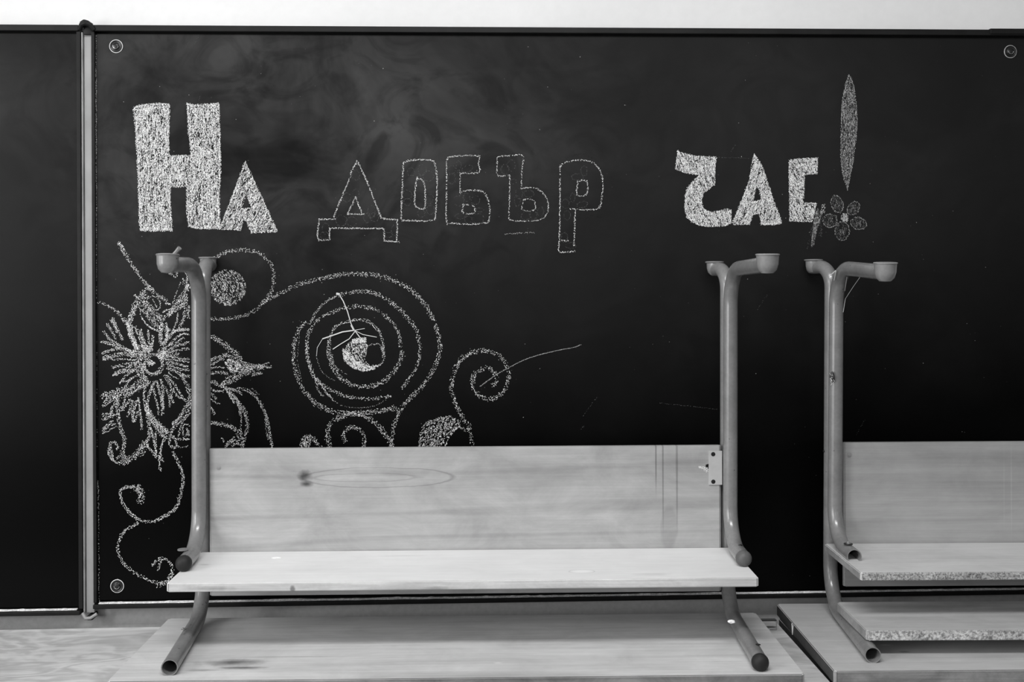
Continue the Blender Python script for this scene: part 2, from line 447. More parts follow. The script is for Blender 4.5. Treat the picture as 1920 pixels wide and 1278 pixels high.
    def done(s, name, label):
        me = bpy.data.meshes.new(name); me.from_pydata(s.v, [], s.f)
        o = link(name, me, [chalk_mat, chalk_mid, chalk_dim, chalk_haze])
        me.polygons.foreach_set('material_index', s.mi); me.update()
        o.parent = main_board; o.matrix_parent_inverse = Matrix.Translation(-main_board.location)
        o['label'] = label; return o
# --- lettering
H = [(697,560),(735,548),(820,540),(882,542),(878,700),(878,812),(1000,812),(985,700),(975,540),(1020,548),(1090,545),(1138,537),(1145,700),(1148,900),(1140,1000),(1145,1190),(1030,1188),(985,1180),(975,1100),(975,965),(935,972),(885,968),(885,1060),(897,1200),(735,1200),(728,1150),(722,950),(710,700)]
Chalk(1).fill(1, H, 1.05).outline(1, 3.2, H, 1.1).stroke(1, 3, [(735,1190),(890,1190)], .9).stroke(1, 3, [(700,575),(875,552)], .9).done('chalk_letter', 'large hatched first letter of the chalk greeting, twice as tall as the rest')
A = [(1278,842),(1445,1205),(1310,1212),(1280,1145),(1265,1150),(1255,1198),(1145,1192)]
Chalk(2).fill(1, A, .85, 0, 115, [[(1280,1005),(1258,1085),(1312,1082)]]).outline(1, 2.4, A, .9).stroke(1, 1.6, [(1280,1005),(1270,1050),(1255,1088),(1318,1080)], .8, 0, False).stroke(1, 2, [(1282,1005),(1300,1050),(1320,1085)], .8).done('chalk_letter', 'small hatched second letter beside the tall first letter')
q = Chalk(3)
for p in ([(330,185),(300,235),(290,275),(245,380),(195,505)], [(335,195),(385,300),(430,420),(465,505)], [(208,512),(115,512),(105,610),(115,630),(172,630),(175,562),(480,565),(482,635),(570,640)], [(465,508),(555,515),(552,632)], [(320,390),(275,483),(375,485)], [(320,388),(357,480)]):
    q.stroke(2, 2.2, p, 1.15, 0, False)
for e in ((322,265,22,28),(322,370,18,25),(272,390,22,25),(240,520,30,32),(300,525,30,26),(410,470,22,35),(425,500,25,25),(385,505,20,25),(152,565,20,30),(145,605,25,20),(540,575,18,30),(505,600,20,14)): q.ell(2, *e)
q.done('chalk_letter', 'outlined letter on two feet, first of the flower-filled word')
q = Chalk(4)
for p in ([(590,195),(625,182),(690,178),(750,183),(768,205),(778,290),(775,400),(768,500),(750,518),(690,522),(600,518),(578,510),(580,400),(585,300),(588,195)], [(668,275),(658,330),(652,400),(655,435),(675,452),(708,452),(712,400),(708,320),(690,288),(670,285)]): q.stroke(2, 2.3, p, 1.15)
for e in ((632,245,20,22),(695,235,22,30),(730,270,30,28),(680,270,6,6),(610,375,28,25),(612,415,20,22),(738,400,18,28,20),(742,460,22,26),(690,480,20,22)): q.ell(2, *e)
q.done('chalk_letter', 'outlined round-cornered ring letter filled with faint petals')
q = Chalk(5)
for p in ([(1020,158),(960,154),(870,160),(835,180),(833,300),(832,520),(860,535),(960,540),(1040,535),(1070,520),(1075,460),(1065,400),(1040,362),(1000,350),(940,352),(910,364)], [(908,370),(908,255)], [(908,255),(1015,248),(1010,200),(1020,160)], [(925,430),(925,478),(985,478),(990,450),(975,432),(928,432)]): q.stroke(2, 2.1, p, 1.0)
for e in ((900,210,15,25),(862,235,20,25),(950,228,32,18,-15),(862,285,20,30),(895,243,10,6),(900,410,30,28),(945,390,18,25),(995,405,25,25),(1020,460,20,12),(1010,510,32,28),(910,495,28,15),(955,515,20,20)): q.ell(2, *e)
q.done('chalk_letter', 'outlined letter with a square flag at top right and a round belly below')
q = Chalk(6)
for p in ([(1120,160),(1190,155),(1262,158),(1255,240),(1252,340)], [(1252,340),(1300,335),(1350,345),(1390,390),(1405,440),(1390,490),(1340,520),(1250,522),(1195,518),(1183,490),(1186,380),(1188,268)], [(1188,266),(1120,262),(1118,160)], [(1262,408),(1260,460),(1325,460),(1325,410),(1290,398),(1262,408)]): q.stroke(2, 1.9, p, .9)
for e in ((1160,232,22,28),(1197,210,22,30),(1210,300,14,14),(1240,370,20,30),(1295,370,28,20),(1230,410,18,30),(1275,495,25,22),(1320,490,18,25),(1360,470,18,25)): q.ell(2, *e)
q.done('chalk_letter', 'outlined letter with a small flag at top left, above the chalk dash')
q = Chalk(7)
for p in ([(1470,215),(1510,190),(1580,180),(1640,188),(1690,230),(1710,300),(1705,390),(1695,440),(1660,458),(1560,458),(1520,453)], [(1470,215),(1470,330),(1468,500),(1465,640),(1462,690),(1500,698),(1560,690)], [(1548,660),(1552,560),(1555,462)], [(1570,300),(1565,375),(1610,378),(1625,350),(1618,298),(1570,297)], [(1480,632),(1520,634)]): q.stroke(2, 2.2, p, 1.0)
for e in ((1568,275,32,18),(1605,240,18,28),(1500,425,22,25),(1540,390,14,25),(1595,430,30,16,-15),(1510,490,18,26),(1495,615,18,28),(1530,660,28,18)): q.ell(2, *e)
q.done('chalk_letter', 'outlined letter with a long stem reaching below its word')
Chalk(8).stroke(2, 8, [(1565,500),(1640,490),(1740,505)], .5, 3).stroke(2, 10, [(1560,515),(1640,505)], .4, 3).stroke(2, 6, [(1690,320),(1740,330)], .3, 3).stroke(2, 7, [(1690,430),(1720,400)], .3, 3).stroke(2, 5, [(1500,165),(1600,150),(1680,185)], .3, 3).done('chalk_smudge', 'pale smudges around the long-stemmed letter')['kind'] = 'stuff'
Chalk(9).stroke(2, 1.8, [(1162,597),(1250,590),(1330,588)], .8, 1).stroke(2, 1.2, [(1290,568),(1282,630)], .4, 2).done('chalk_dash', 'short chalk dash under the outlined word')
B = [(238,615),(290,635),(345,648),(480,655),(472,720),(470,828),(430,855),(400,880),(388,920),(392,960),(410,988),(450,1000),(500,995),(555,980),(575,990),(573,1070),(540,1085),(450,1090),(380,1085),(330,1065),(295,1030),(283,980),(285,900),(300,850),(340,800),(375,768),(330,760),(270,748),(222,725),(230,680)]
Chalk(10).fill(3, B, 1.25, 0, 70).outline(3, 2.2, B, .9).stroke(3, 1.2, [(480,655),(560,657),(700,662)], .5, 2).done('chalk_letter', 'hatched letter shaped like a reversed curly two, first of the last word')
A2 = [(720,635),(765,700),(800,800),(850,950),(895,1068),(850,1080),(770,1080),(752,1010),(710,1015),(690,1078),(590,1078),(585,1065),(640,930),(690,800),(705,700)]
Chalk(11).fill(3, A2, 1.3, 0, 105, [[(738,835),(714,932),(765,922)]]).outline(3, 2.2, A2, .9).stroke(3, 3, [(640,968),(700,940),(790,925)], 1).stroke(3, 3, [(760,1075),(895,1068)], 1).done('chalk_letter', 'hatched pointed letter in the middle of the last word')
Cc = [(940,675),(1000,665),(1120,660),(1115,758),(1035,762),(1030,945),(1112,945),(1100,1000),(1085,1062),(945,1055),(942,900)]
Chalk(12).fill(3, Cc, 1.25, 0, 60).outline(3, 2.2, Cc, .9).done('chalk_letter', 'hatched square bracket-like last letter before the exclamation mark')
E_ = [(1318,135),(1335,160),(1352,230),(1365,340),(1370,440),(1360,560),(1340,700),(1320,800),(1308,865),(1300,830),(1278,760),(1265,650),(1268,520),(1270,350),(1285,240),(1300,180)]
Chalk(13).fill(3, E_, .42, 1, 92).fill(3, E_, .8, 2, 92).outline(3, 1.6, E_, .8, 1).done('chalk_exclamation_mark', 'tall slim leaf-shaped exclamation stroke in grey chalk')
Chalk(14).fill(3, [(1120,980),(1150,1000),(1115,1120),(1095,1210),(1078,1225),(1085,1120),(1105,1010)], .5, 1, 100).fill(3, [(1120,980),(1150,1000),(1115,1120),(1095,1210),(1078,1225),(1085,1120),(1105,1010)], 1.2, 2, 100).stroke(3, 6, [(1158,955),(1158,985),(1146,1015)], .9, 0).stroke(3, 5, [(1148,1010),(1142,1080),(1138,1160)], .4, 2).stroke(3, 3, [(1095,1060),(1065,1180),(1055,1240)], .3, 2).done('chalk_smear', 'smeared tail hanging from the last letter')
q = Chalk(15)
for e in ((1243,950,37,56,-18),(1345,977,34,48,40),(1198,1055,46,42,0),(1275,1120,45,60,3),(1378,1072,50,38,15)):
    q.ell(3, *e, 1.8, .75, 1); q.fill(3, q.ellpoly(*e), .42, 2, 100)
    q.stroke(3, 1.2, [(e[0]-14, e[1]+22), (e[0]-4, e[1]-20), (e[0]+10, e[1]+18), (e[0]+14, e[1]-22)], .7, 1)
q.fill(3, q.ellpoly(1290, 1035, 24, 26), 1.3, 1).stroke(3, 1.5, [(1280,1010),(1310,1040),(1300,1065)], .9)
q.done('chalk_flower', 'small five-petalled flower that dots the exclamation mark')
# --- big flower
fl = Chalk(20)
R7 = [(7,[(590,660),(540,700),(520,780),(470,870),(420,960),(390,1060),(400,1150),(440,1260),(480,1330)]),(10,[(500,800),(440,930),(400,1050),(430,1200)]),(5,[(470,720),(510,780)]),(12,[(560,800),(640,880),(720,960),(790,1030)]),(2,[(530,880),(540,980),(590,1060),(650,1110),(720,1145),(760,1150)]),(2,[(550,990),(620,1080),(700,1130),(750,1140)]),(8,[(560,900),(620,960),(680,1040),(740,1100),(770,1120)]),
 (2,[(650,740),(700,735),(745,760),(770,810),(765,870),(730,905),(690,880)]),(2,[(680,770),(710,830),(735,880)]),(7,[(600,680),(560,740),(600,780),(640,730)]),
 (7,[(1090,560),(1080,640),(1040,720),(980,790),(930,870),(880,950),(820,1000),(790,1050),(800,1150)]),(6,[(1095,740),(1040,840),(960,900),(900,930),(860,970)]),(1.8,[(1015,565),(970,680),(935,780),(915,830)]),(6,[(1080,770),(1070,900),(1045,1010),(1000,1130)]),(3,[(985,940),(965,1040),(940,1100),(925,1160)]),(4,[(1115,850),(1105,960),(1115,1010)]),(4,[(1070,420),(1085,480),(1095,560)]),(2.5,[(1060,425),(1000,430),(970,440),(900,455),(880,465),(930,490),(965,520)]),(2.5,[(975,440),(965,500)]),(2.5,[(1045,520),(1050,600)]),(10,[(1112,590),(1105,650),(1075,660)]),(2,[(850,890),(800,930),(870,890)]),
 (4,[(850,1090),(890,1160)]),(4,[(920,1170),(1000,1140),(1060,1130),(1125,1135)]),(3,[(1000,1200),(1060,1180),(1125,1200)]),(6,[(790,1050),(770,1150),(775,1230),(780,1300)]),(4,[(840,1060),(860,1150),(850,1240)]),(4,[(960,820),(1030,780),(1090,700)]),(3,[(880,900),(1000,850),(1060,800)])]
for w_, p in R7: fl.stroke(7, w_, p, .88)
R8 = [(5,[(205,95),(240,200),(300,320),(325,375)]),(4,[(180,120),(220,200),(260,280)]),(4,[(130,170),(190,260),(240,360)]),(4,[(90,260),(150,340),(230,400),(300,440)]),(4.5,[(65,385),(150,405),(240,430),(340,465),(450,520)]),(4,[(75,530),(130,500),(200,480),(280,470),(400,490),(470,540)]),(8,[(85,575),(150,570),(250,545),(350,530),(460,560)]),(4,[(90,600),(200,575)]),(3,[(200,600),(330,595),(440,600),(560,600)]),(5.5,[(195,690),(300,670),(420,650),(550,630)]),(4,[(200,780),(280,740),(370,710),(440,660)]),(3.5,[(205,790),(300,760),(400,730),(470,720)]),(3,[(290,885),(350,800),(420,750),(470,720)]),(3,[(300,860),(380,850),(430,820),(500,790)]),(2.5,[(325,960),(370,890),(430,820)]),
 (8,[(330,100),(400,220),(440,340),(500,470)]),(6,[(400,290),(450,400),(500,500),(540,580)]),(5,[(530,240),(560,340),(600,420),(650,500)]),(5,[(470,200),(520,320),(560,430),(590,520)]),(4,[(630,250),(630,350),(650,440),(660,500)]),(3.5,[(685,310),(675,400),(670,500)]),
 (4,[(750,560),(850,440),(960,400),(1060,330)]),(5,[(770,530),(870,480),(980,430),(1125,395)]),(4,[(780,540),(900,500),(1000,480),(1120,470)]),(8,[(790,560),(900,540),(1000,545)]),(3,[(850,560),(980,580),(1125,600)]),(3,[(860,590),(1000,610),(1125,635)]),(4,[(860,620),(960,650),(1110,690)]),(4,[(840,640),(940,690),(1030,720),(1125,720)]),(5,[(850,700),(960,740),(1060,790),(1125,800)]),(2,[(870,750),(920,800),(1000,830)]),(5,[(800,420),(900,300),(960,250),(1125,240)]),(7,[(770,200),(780,320),(790,440)]),(5,[(830,200),(850,320),(820,430)]),(3,[(870,430),(960,340),(1030,300),(1125,290)]),
 (14,[(740,560),(800,500),(850,470)]),(11,[(760,560),(850,600)]),(5,[(610,600),(640,660),(700,640)]),(4,[(470,640),(490,720),(520,790),(610,850)]),(5,[(560,650),(555,750),(600,820)]),(8,[(520,650),(540,760)]),
 (3.5,[(820,790),(870,870),(900,950),(910,1080),(950,1125)]),(4,[(850,790),(930,880),(1000,990),(1050,1070),(1100,1105)]),(4.5,[(780,830),(800,960),(800,1080),(805,1190)]),(4.5,[(720,860),(760,980),(790,1100),(800,1270)]),(3,[(690,950),(720,1080),(745,1180),(750,1270)]),(5,[(700,860),(650,980),(620,1100),(620,1270)]),(5,[(640,860),(590,950),(580,1080),(620,1270)]),(3.5,[(830,930),(880,1050),(885,1170)]),(3,[(920,950),(980,1040),(1040,1060)]),(7,[(1020,790),(1080,880),(1115,980),(1120,1100)]),
 (13,[(620,850),(520,880),(440,940),(340,970),(240,990),(170,1030),(110,1030),(75,1005)]),(7,[(580,900),(500,960),(400,1010),(300,1040),(200,1060)]),(4,[(170,1060),(80,1110)]),(4,[(230,1060),(160,1110),(75,1160)])]
for w_, p in R8: fl.stroke(8, w_, p, .88)
fl.ell(8, 690, 660, 112, 118, 0, 5, .8, 0).ell(8, 680, 665, 92, 100, 0, 3, .7, 0, 20, 200)
fl.fill(8, [(440,340),(560,420),(660,500),(600,560),(540,620),(440,560)], .45, 0, 60)
fl.fill(8, [(640,590),(700,630),(720,640),(680,660),(630,660)], .9, 0, 60)
R9 = [(4,[(275,140),(230,220),(190,300),(185,350)]),(7,[(265,180),(260,300),(270,400),(290,500),(330,620),(340,700),(320,800),(340,900)]),(6,[(80,370),(150,360),(220,350),(290,350)]),(4.5,[(80,430),(140,400),(210,380)]),(3,[(85,540),(130,490),(220,430)]),(3,[(80,560),(160,500),(240,470)]),(2,[(85,590),(180,540),(260,500)]),(4,[(420,180),(340,270),(310,330)]),(5.5,[(440,200),(410,300),(380,400)]),(5,[(480,200),(450,320),(440,420),(460,460)]),(4,[(510,150),(520,280),(540,420),(550,550)]),(3,[(500,330),(480,400),(460,460)]),(3,[(350,180),(330,240),(290,290)]),
 (7,[(600,270),(630,430),(640,530),(630,640),(600,700)]),(6,[(640,300),(690,470),(790,610),(870,640)]),(8,[(640,330),(720,430),(790,510),(870,590)]),(8,[(690,440),(760,500),(850,600)]),
 (13,[(600,700),(560,780),(500,840),(420,880),(340,920),(300,945)]),(4,[(290,950),(220,920),(170,860),(145,800),(175,760)]),(4,[(200,890),(190,800),(165,740),(180,700),(220,690),(250,720),(265,760),(230,780)]),(4,[(310,820),(280,870),(240,890)]),(4,[(620,740),(690,820),(740,860),(790,890),(805,935)]),(3,[(690,840),(730,890)]),(4,[(820,660),(780,760),(770,860),(760,950),(775,1045)]),(3,[(660,520),(680,620),(700,720),(720,830)]),(3,[(710,580),(715,700),(730,830)]),
 (7,[(1130,200),(1120,290),(1060,390),(980,460),(920,540),(890,620),(940,640)]),(5,[(1100,230),(1030,350),(950,450),(900,480)]),(3,[(1130,350),(1050,430),(1000,560),(990,640)]),(2.5,[(1125,490),(1060,480),(1040,560),(1060,650),(1130,655)]),(3,[(1080,530),(1110,560),(1080,610),(1130,600)]),(4,[(890,650),(880,720),(930,760),(970,730),(940,650)]),(3,[(930,640),(1020,660),(1130,655)]),(2,[(970,740),(1040,755),(1110,735)])]
for w_, p in R9: fl.stroke(9, w_, p, .88)
R10 = [(8,[(60,120),(150,145),(240,185),(310,235),(400,300),(460,350),(490,410)]),(7,[(60,460),(150,420),(250,370),(380,340)]),(4,[(60,490),(150,460),(240,420),(330,380)]),(4,[(490,415),(620,450),(740,465),(805,465)]),(2,[(700,445),(780,420)]),(12,[(300,650),(380,600),(480,550),(600,480),(720,470)]),(5,[(600,545),(705,520)]),(4,[(340,430),(370,400),(430,410),(460,460),(420,520),(370,480),(340,430)]),(6,[(380,350),(440,380),(480,450),(470,500)]),(6,[(60,550),(150,540),(250,520),(370,530)]),(3,[(150,500),(220,470),(330,470)]),(7,[(60,580),(150,600),(220,620),(300,660),(340,690)]),(4,[(350,680),(430,700),(510,740)]),(7,[(330,680),(400,750),(470,830),(520,900),(550,1000),(550,1080),(530,1150),(510,1230),(490,1320)]),(5,[(440,780),(480,880),(480,960)]),(4,[(370,730),(425,830)]),(2,[(495,960),(485,1100)]),(4,[(60,640),(150,660),(220,700),(320,710)]),(4,[(150,700),(220,760),(250,790)]),(3,[(170,780),(280,840)]),(4,[(150,830),(200,890),(225,945)]),(3,[(150,880),(165,930)]),
 (7,[(60,1040),(150,1030),(240,1030),(340,1050),(410,1070),(460,1130),(490,1200)]),(4,[(330,1260),(380,1220),(470,1190)]),(2,[(340,1230),(430,1160)]),(2,[(300,1180),(325,1220)]),(4,[(400,1250),(450,1225),(490,1250)]),(3,[(470,1090),(510,1140)]),(4,[(150,1130),(170,1270),(175,1330)])]
for w_, p in R10: fl.stroke(10, w_, p, .88)
fl.fill(10, [(320,420),(380,380),(480,430),(620,460),(600,500),(480,520),(380,500)], .5, 0, 20)
fl.done('chalk_flower', 'big shaggy chalk flower with curling petals behind the left upright tube')
# --- scrolls
q = Chalk(21); q.stroke(7, 6.5, [(272,90),(330,190),(400,310),(480,430),(560,540),(630,620),(720,700),(800,760),(870,830),(900,840)], .8)
q.stroke(7, 7, [(272,90),(330,190)], .8).stroke(7, 9, [(610,620),(700,680)], .8)
q.done('chalk_stem', 'slanting chalk stem above the big flower')
Chalk(22).stroke(7, 5.5, [(20,800),(60,815),(140,850),(220,895),(290,960),(340,1030)], .75).done('chalk_stem', 'short chalk stem entering from the pale strip')
q = Chalk(23); q.stroke(4, 6.5, [(640,130),(690,112),(740,90),(820,78),(900,95),(955,135),(980,190),(980,260),(955,320),(900,380),(830,420),(740,435),(630,435),(560,425)], .6)
q.fill(4, q.ellpoly(740, 275, 98, 95), .36, 0, 60)
q.done('chalk_scroll', 'open chalk loop around a hatched ball right of the left foot')
q = Chalk(24)
for w_, p in [(7.5,[(-30,275),(0,255),(100,205),(200,160),(320,130),(430,108),(550,103),(680,120),(790,165),(880,235),(950,330),(990,430),(1008,530),(985,620),(930,720),(860,800),(790,870),(760,930),(735,1000),(722,1100),(700,1160)]),
 (7,[(420,225),(540,205),(640,220),(750,290),(830,370),(880,440)]),(6,[(875,440),(890,540),(870,640),(820,720),(780,770)]),(6,[(720,812),(600,828),(500,820),(400,790),(320,740),(270,690),(240,600),(235,480),(270,400),(330,350),(420,310),(520,290)]),(7,[(235,500),(240,600),(270,680)]),(6,[(520,290),(620,305),(700,355),(760,430),(780,530)]),
 (8,[(795,550),(760,640),(700,710),(620,750),(530,758),(450,720),(395,660),(365,580),(360,480)]),(4.5,[(360,480),(400,410),(470,380),(560,370),(630,410),(670,480),(680,590)]),
 (7.5,[(225,375),(180,440),(155,540),(165,650),(200,750),(230,800)]),(9,[(230,800),(290,860),(380,900),(500,915),(640,900),(760,880)]),(4,[(420,225),(350,260),(290,320),(245,400)]),(3,[(270,690),(330,770),(400,850)]),(3,[(280,700),(300,780),(335,820)]),(3,[(320,740),(350,800),(380,820)])]: q.stroke(5, w_, p, .62)
for p in ([(290,580),(300,620),(330,680),(400,730)], [(350,800),(420,860),(520,880),(620,870),(700,830)], [(190,450),(180,600),(200,700)], [(380,570),(400,640),(470,690)]): q.stroke(5, 1.4, p, .5, 1)
q.fill(5, [(440,540),(480,500),(560,480),(590,520),(570,600),(600,635),(660,630),(620,660),(560,670),(500,650),(450,610)], .55, 0, 60).fill(5, [(440,540),(480,560),(520,610),(600,640),(660,630),(620,660),(560,670),(500,650),(450,610)], .8, 0, 30)
q.stroke(5, 2.5, [(660,630),(685,590),(660,520),(640,510),(590,515)], .8)
q.stroke(5, 7, [(500,495),(540,488),(580,485)], .9, 0, True, .3, 1, True)
q.done('chalk_spiral', 'largest chalk spiral, coiled round a solid curl')
Chalk(25).stroke(5, 7.5, [(1190,1000),(1140,940),(1100,860),(1075,780),(1080,700),(1110,620),(1160,575),(1240,548),(1320,560),(1380,610),(1405,670),(1395,750),(1350,810),(1280,830),(1220,795),(1195,730),(1215,680),(1280,645),(1330,690),(1330,740),(1295,745)], .6).stroke(5, 4, [(1110,620),(1150,590),(1200,555)], .5).done('chalk_scroll', 'chalk hook curling into a small spiral, furthest right of the drawing')
Chalk(26).stroke(5, .9, [(1240,755),(1330,690),(1400,650),(1500,600),(1600,568),(1700,545),(1780,530),(1828,512)], 1.0, 1, True, .1, .6, True).done('chalk_scratch', 'long thin scratch line leaving the small spiral')
Chalk(27).stroke(5, 7, [(540,1180),(565,1105),(560,1030),(520,995),(470,1000),(445,1040),(460,1085)], .65).stroke(5, 9, [(390,1160),(370,1105),(352,1030),(375,970),(430,935),(520,915),(610,950),(670,1010),(720,1090),(730,1140)], .62).done('chalk_scroll', 'double curl just above the bench panel below the big spiral')
Chalk(28).stroke(5, 7, [(190,1150),(200,1100),(225,1050),(260,1050),(310,1105),(325,1150)], .7).fill(5, [(205,1105),(225,1050),(260,1060),(250,1110)], .7, 0, 60).done('chalk_scroll', 'small chalk curl peeping over the panel, leftmost of the curls on it')
Chalk(29).fill(5, [(885,1150),(885,1105),(900,1010),(940,960),(1020,935),(1080,930),(1130,960),(1120,990),(1080,1030),(1050,1070),(1040,1150)], .34, 0, 120).stroke(5, 6.5, [(1120,985),(1180,1030),(1195,1105),(1190,1150)], .6).stroke(5, 3, [(885,1105),(900,1010),(940,960),(1020,935),(1080,930)], .5).done('chalk_leaf', 'hatched chalk leaf rising behind the panel under the hook')
Chalk(30).stroke(10, 4.5, [(455,680),(540,695),(600,730),(660,790),(710,880),(750,980),(770,1090),(790,1200),(800,1265),(805,1320)], .8).stroke(10, 2, [(600,680),(670,745)], .5, 1).stroke(10, 2.5, [(730,950),(740,1080),(765,1200)], .6).done('chalk_stem', 'thin chalk stem arching down to the panel right of the big flower')
q = Chalk(31); q.stroke(6, 5, [(540,75),(575,140),(595,210),(580,310),(555,370),(500,410),(430,440),(360,425),(310,385),(275,330),(268,280),(300,258),(350,255)], .85)
q.stroke(6, 12, [(350,255),(378,290),(375,325),(355,345)], .8).stroke(6, 5.5, [(360,445),(300,480),(262,530),(255,590),(280,650),(340,705),(410,740),(470,760),(520,745),(540,700),(525,650),(480,630),(450,650),(430,675)], .85)
q.stroke(6, 7, [(455,775),(510,755),(535,700)], .5).stroke(6, 4, [(485,640),(470,670),(465,700)], .6)
q.done('chalk_scroll', 'tall S-shaped chalk scroll beside the left desk')
# --- cobweb threads on the spiral
def threads(name, label, segs, parent, yoff=-.002):
    bm = bmesh.new()
    for c, w_, pts in segs:
        P = [Vector((px(u, v)[0], yoff, EYE+px(u, v)[1])) for u, v in (cv(c, pts) if c else pts)]
        sweep(bm, P, w_*.00056, 6)
    o = finish(name, bm, thread_mat, None, True); o.parent = parent; o.matrix_parent_inverse = Matrix.Translation(-parent.location); o['label'] = label; return o
threads('cobweb_strand', 'white dusty cobweb strands over the big spiral', [(5, 2.0, [(420,220),(445,260),(470,320),(490,390),(510,430)]), (5, 2.4, [(510,430),(440,440),(370,465),(325,480)]), (5, 1.8, [(515,435),(480,480),(430,510),(385,540)]), (5, 1.3, [(510,430),(560,455),(640,470)]), (5, 1.1, [(510,430),(570,420)]), (5, 2, [(515,435),(545,475)]), (5, 3.5, [(492,400),(508,430)]), (5, 4.5, [(405,218),(425,222)]), (5, 1, [(325,480),(295,530),(290,580)])], main_board)
# scratches, specks, rubbed edges
q = Chalk(40); r = q.r
for p in ([(1915,820),(1870,880),(1830,940)], [(1840,985),(1818,1012)]): q.stroke(5, 1.1, p, .6, 2)
for p in ([(1237,755),(1345,767)], [(1605,815),(1622,785)], [(1420,580),(1440,550)], [(1350,570),(1356,546)], [(1370,285),(1380,268)], [(375,180),(372,195)], [(372,70),(364,85)]): q.stroke(None, 1.1, p, .5, 2, False)
for _ in range(260):
    x = r.uniform(195, 1910); y = r.uniform(80, 1090); a = r.uniform(0, 6.28)
    q.grain(x, y, math.cos(a), math.sin(a), r.uniform(.9, 2.0), r.uniform(.8, 1.4), 2 if r.random() < .75 else 1)
for x0, x1, y_, m_, d_ in ((310, 342, 56, 1, 1.0), (408, 445, 57.5, 1, .8), (185, 240, 57, 2, .7), (445, 470, 59, 2, .6), (1720, 1735, 65, 1, .6), (1750, 1778, 65.5, 1, .9), (1790, 1805, 65.5, 1, .6), (1050, 1160, 61, 2, .6), (600, 760, 59.5, 2, .35)):
    q.stroke(None, 1.6, [(x0, y_), ((x0+x1)/2, y_+.3), (x1, y_+.3)], d_, m_)
q.stroke(None, 1.3, [(180.5, 62), (180, 200), (180.5, 300)], .35, 1, False)
q.stroke(None, 1.6, [(180.5, 130), (180.5, 560)], .8, 1, False).stroke(None, 1.6, [(181, 640), (181.5, 880)], .25, 1, False).stroke(None, 2, [(184, 900), (185, 960)], .6, 1, False).stroke(None, 1.6, [(185, 960), (186, 1128)], .5, 1, False)
q.done('chalk_specks', 'scattered chalk specks and rubbed edges of the board')['kind'] = 'stuff'

# ------------------------------------------------------------------ wood
LA = EYE - .687   # = T, the plane the stacked desks rest on
# (strength, centre, size, inner, outer, warp, ring)  all in the desk's own metres
panel_a = wood('panel_wood', .42, .09, 1, [
    (-.8, (-.322, -.1, .311), (.016, .03, .012), .2, 1.1, .9, None, 60),
    (-.8, (-.319, -.1, .294), (.014, .03, .007), .3, 1.1, .6, None, 60),
    (-.20, (-.40, -.1, .309), (.16, .03, .006), .2, 1.2, .6, None, 30),
    (-.32, (-.175, -.1, .306), (.148, 1, .0195), .0, .06, .42, 1.0, 11),
    (-.22, (-.20, -.1, .306), (.10, 1, .0085), .0, .12, .5, 1.0, 13),
    (.10, (-.22, -.1, .306), (.11, .03, .008), .2, 1.1, .3, None, 9),
    (-.4, (.392, -.1, .33), (.0022, .03, .16), .5, 1, .5, None, 12), (-.45, (.378, -.1, .34), (.002, .03, .085), .5, 1, .5, None, 12),
    (-.35, (.420, -.1, .31), (.003, .03, .13), .5, 1, .5, None, 12), (-.15, (.404, -.1, .20), (.020, .03, .05), .8, 1, .35, None, 30),
    (-.2, (.17, -.1, .31), (.18, .03, .035), .1, 1.1, .8, None, 18), (-.2, (.43, -.1, .335), (.06, .03, .03), .1, 1.1, .8, None, 22)], .5, .2, .12)
shelf_a = wood('shelf_wood', .80, .05, 2, [(.12, (.215, -.268, .16), (.022, .011, .05), .4, 1, .2, None), (-.2, (.215, -.268, .16), (.022, .011, 1), 0, .1, .2, 1.05), (-.4, (-.13, -.15, .16), (.06, .0012, .05), .5, 1, .6, None), (-.2, (-.495, -.20, .16), (.012, .006, .05), .4, 1, .4, None), (-.14, (.34, -.29, .16), (.04, .012, .05), .4, 1, .9, None)], .45, .06, .03)
shelf_edge = wood('shelf_edge_wood', .62, .2, 3, [(-.3, (-.45, -.32, .15), (.05, .02, .006), .3, 1, .8, None, 60), (-.6, (-.305, -.32, .148), (.006, .02, .008), .5, 1, .8, None, 80), (-.3, (-.05, -.32, .147), (.03, .02, .005), .3, 1, .8, None, 60)], .6, .3, .1)
top_a = wood('desktop_wood', .62, .14, 5, [(-.75, (-.41, -.33, .022), (.065, .018, .05), .1, 1.1, 1.1, None, 30), (-.7, (-.39, -.355, .022), (.05, .007, .05), .2, 1.1, .9, None, 40), (-.4, (-.45, -.365, .022), (.035, .007, .05), .2, 1.1, .9, None, 40), (-.3, (-.33, -.305, .022), (.1, .003, .05), .2, 1.1, .8, None, 30), (-.25, (.05, -.40, .022), (.2, .02, .05), .2, 1.1, .8, None, 12), (.3, (.06, -.345, .022), (.009, .004, .05), .4, 1, .5, None, 80)], .5, .14, .08)
edge_a = wood('desktop_edge_wood', .22, .3, 6, [], .7, .6, .1)
edge_pale = wood('end_grain_wood', .30, .2, 8, [], .7, .25, .05)
panel_b = wood('panel_wood_scuffed', .37, .10, 9, [(-.2, (-.2, -.1, .33), (.45, .03, .022), .1, 1.1, .8, None, 35), (-.16, (-.3, -.1, .28), (.3, .03, .03), .1, 1.1, .9, None, 25), (.18, (-.17, -.1, .27), (.0015, .03, .12), .4, 1, .3, None), (.14, (-.185, -.1, .27), (.001, .03, .11), .4, 1, .3, None)], .55, .12, .05)
shelf_b = wood('shelf_wood_worn', .62, .1, 11, [(-.14, (-.3, -.22, .16), (.12, .02, .05), .3, 1.1, 1, None), (-.12, (-.05, -.27, .16), (.16, .03, .05), .3, 1.1, 1, None)], .5, .12, .05)
chip_b = chip('chipped_edge', .16, .62, 300, 1)
chip_l = chip('chipped_edge_pale', .22, .72, 220, 5)
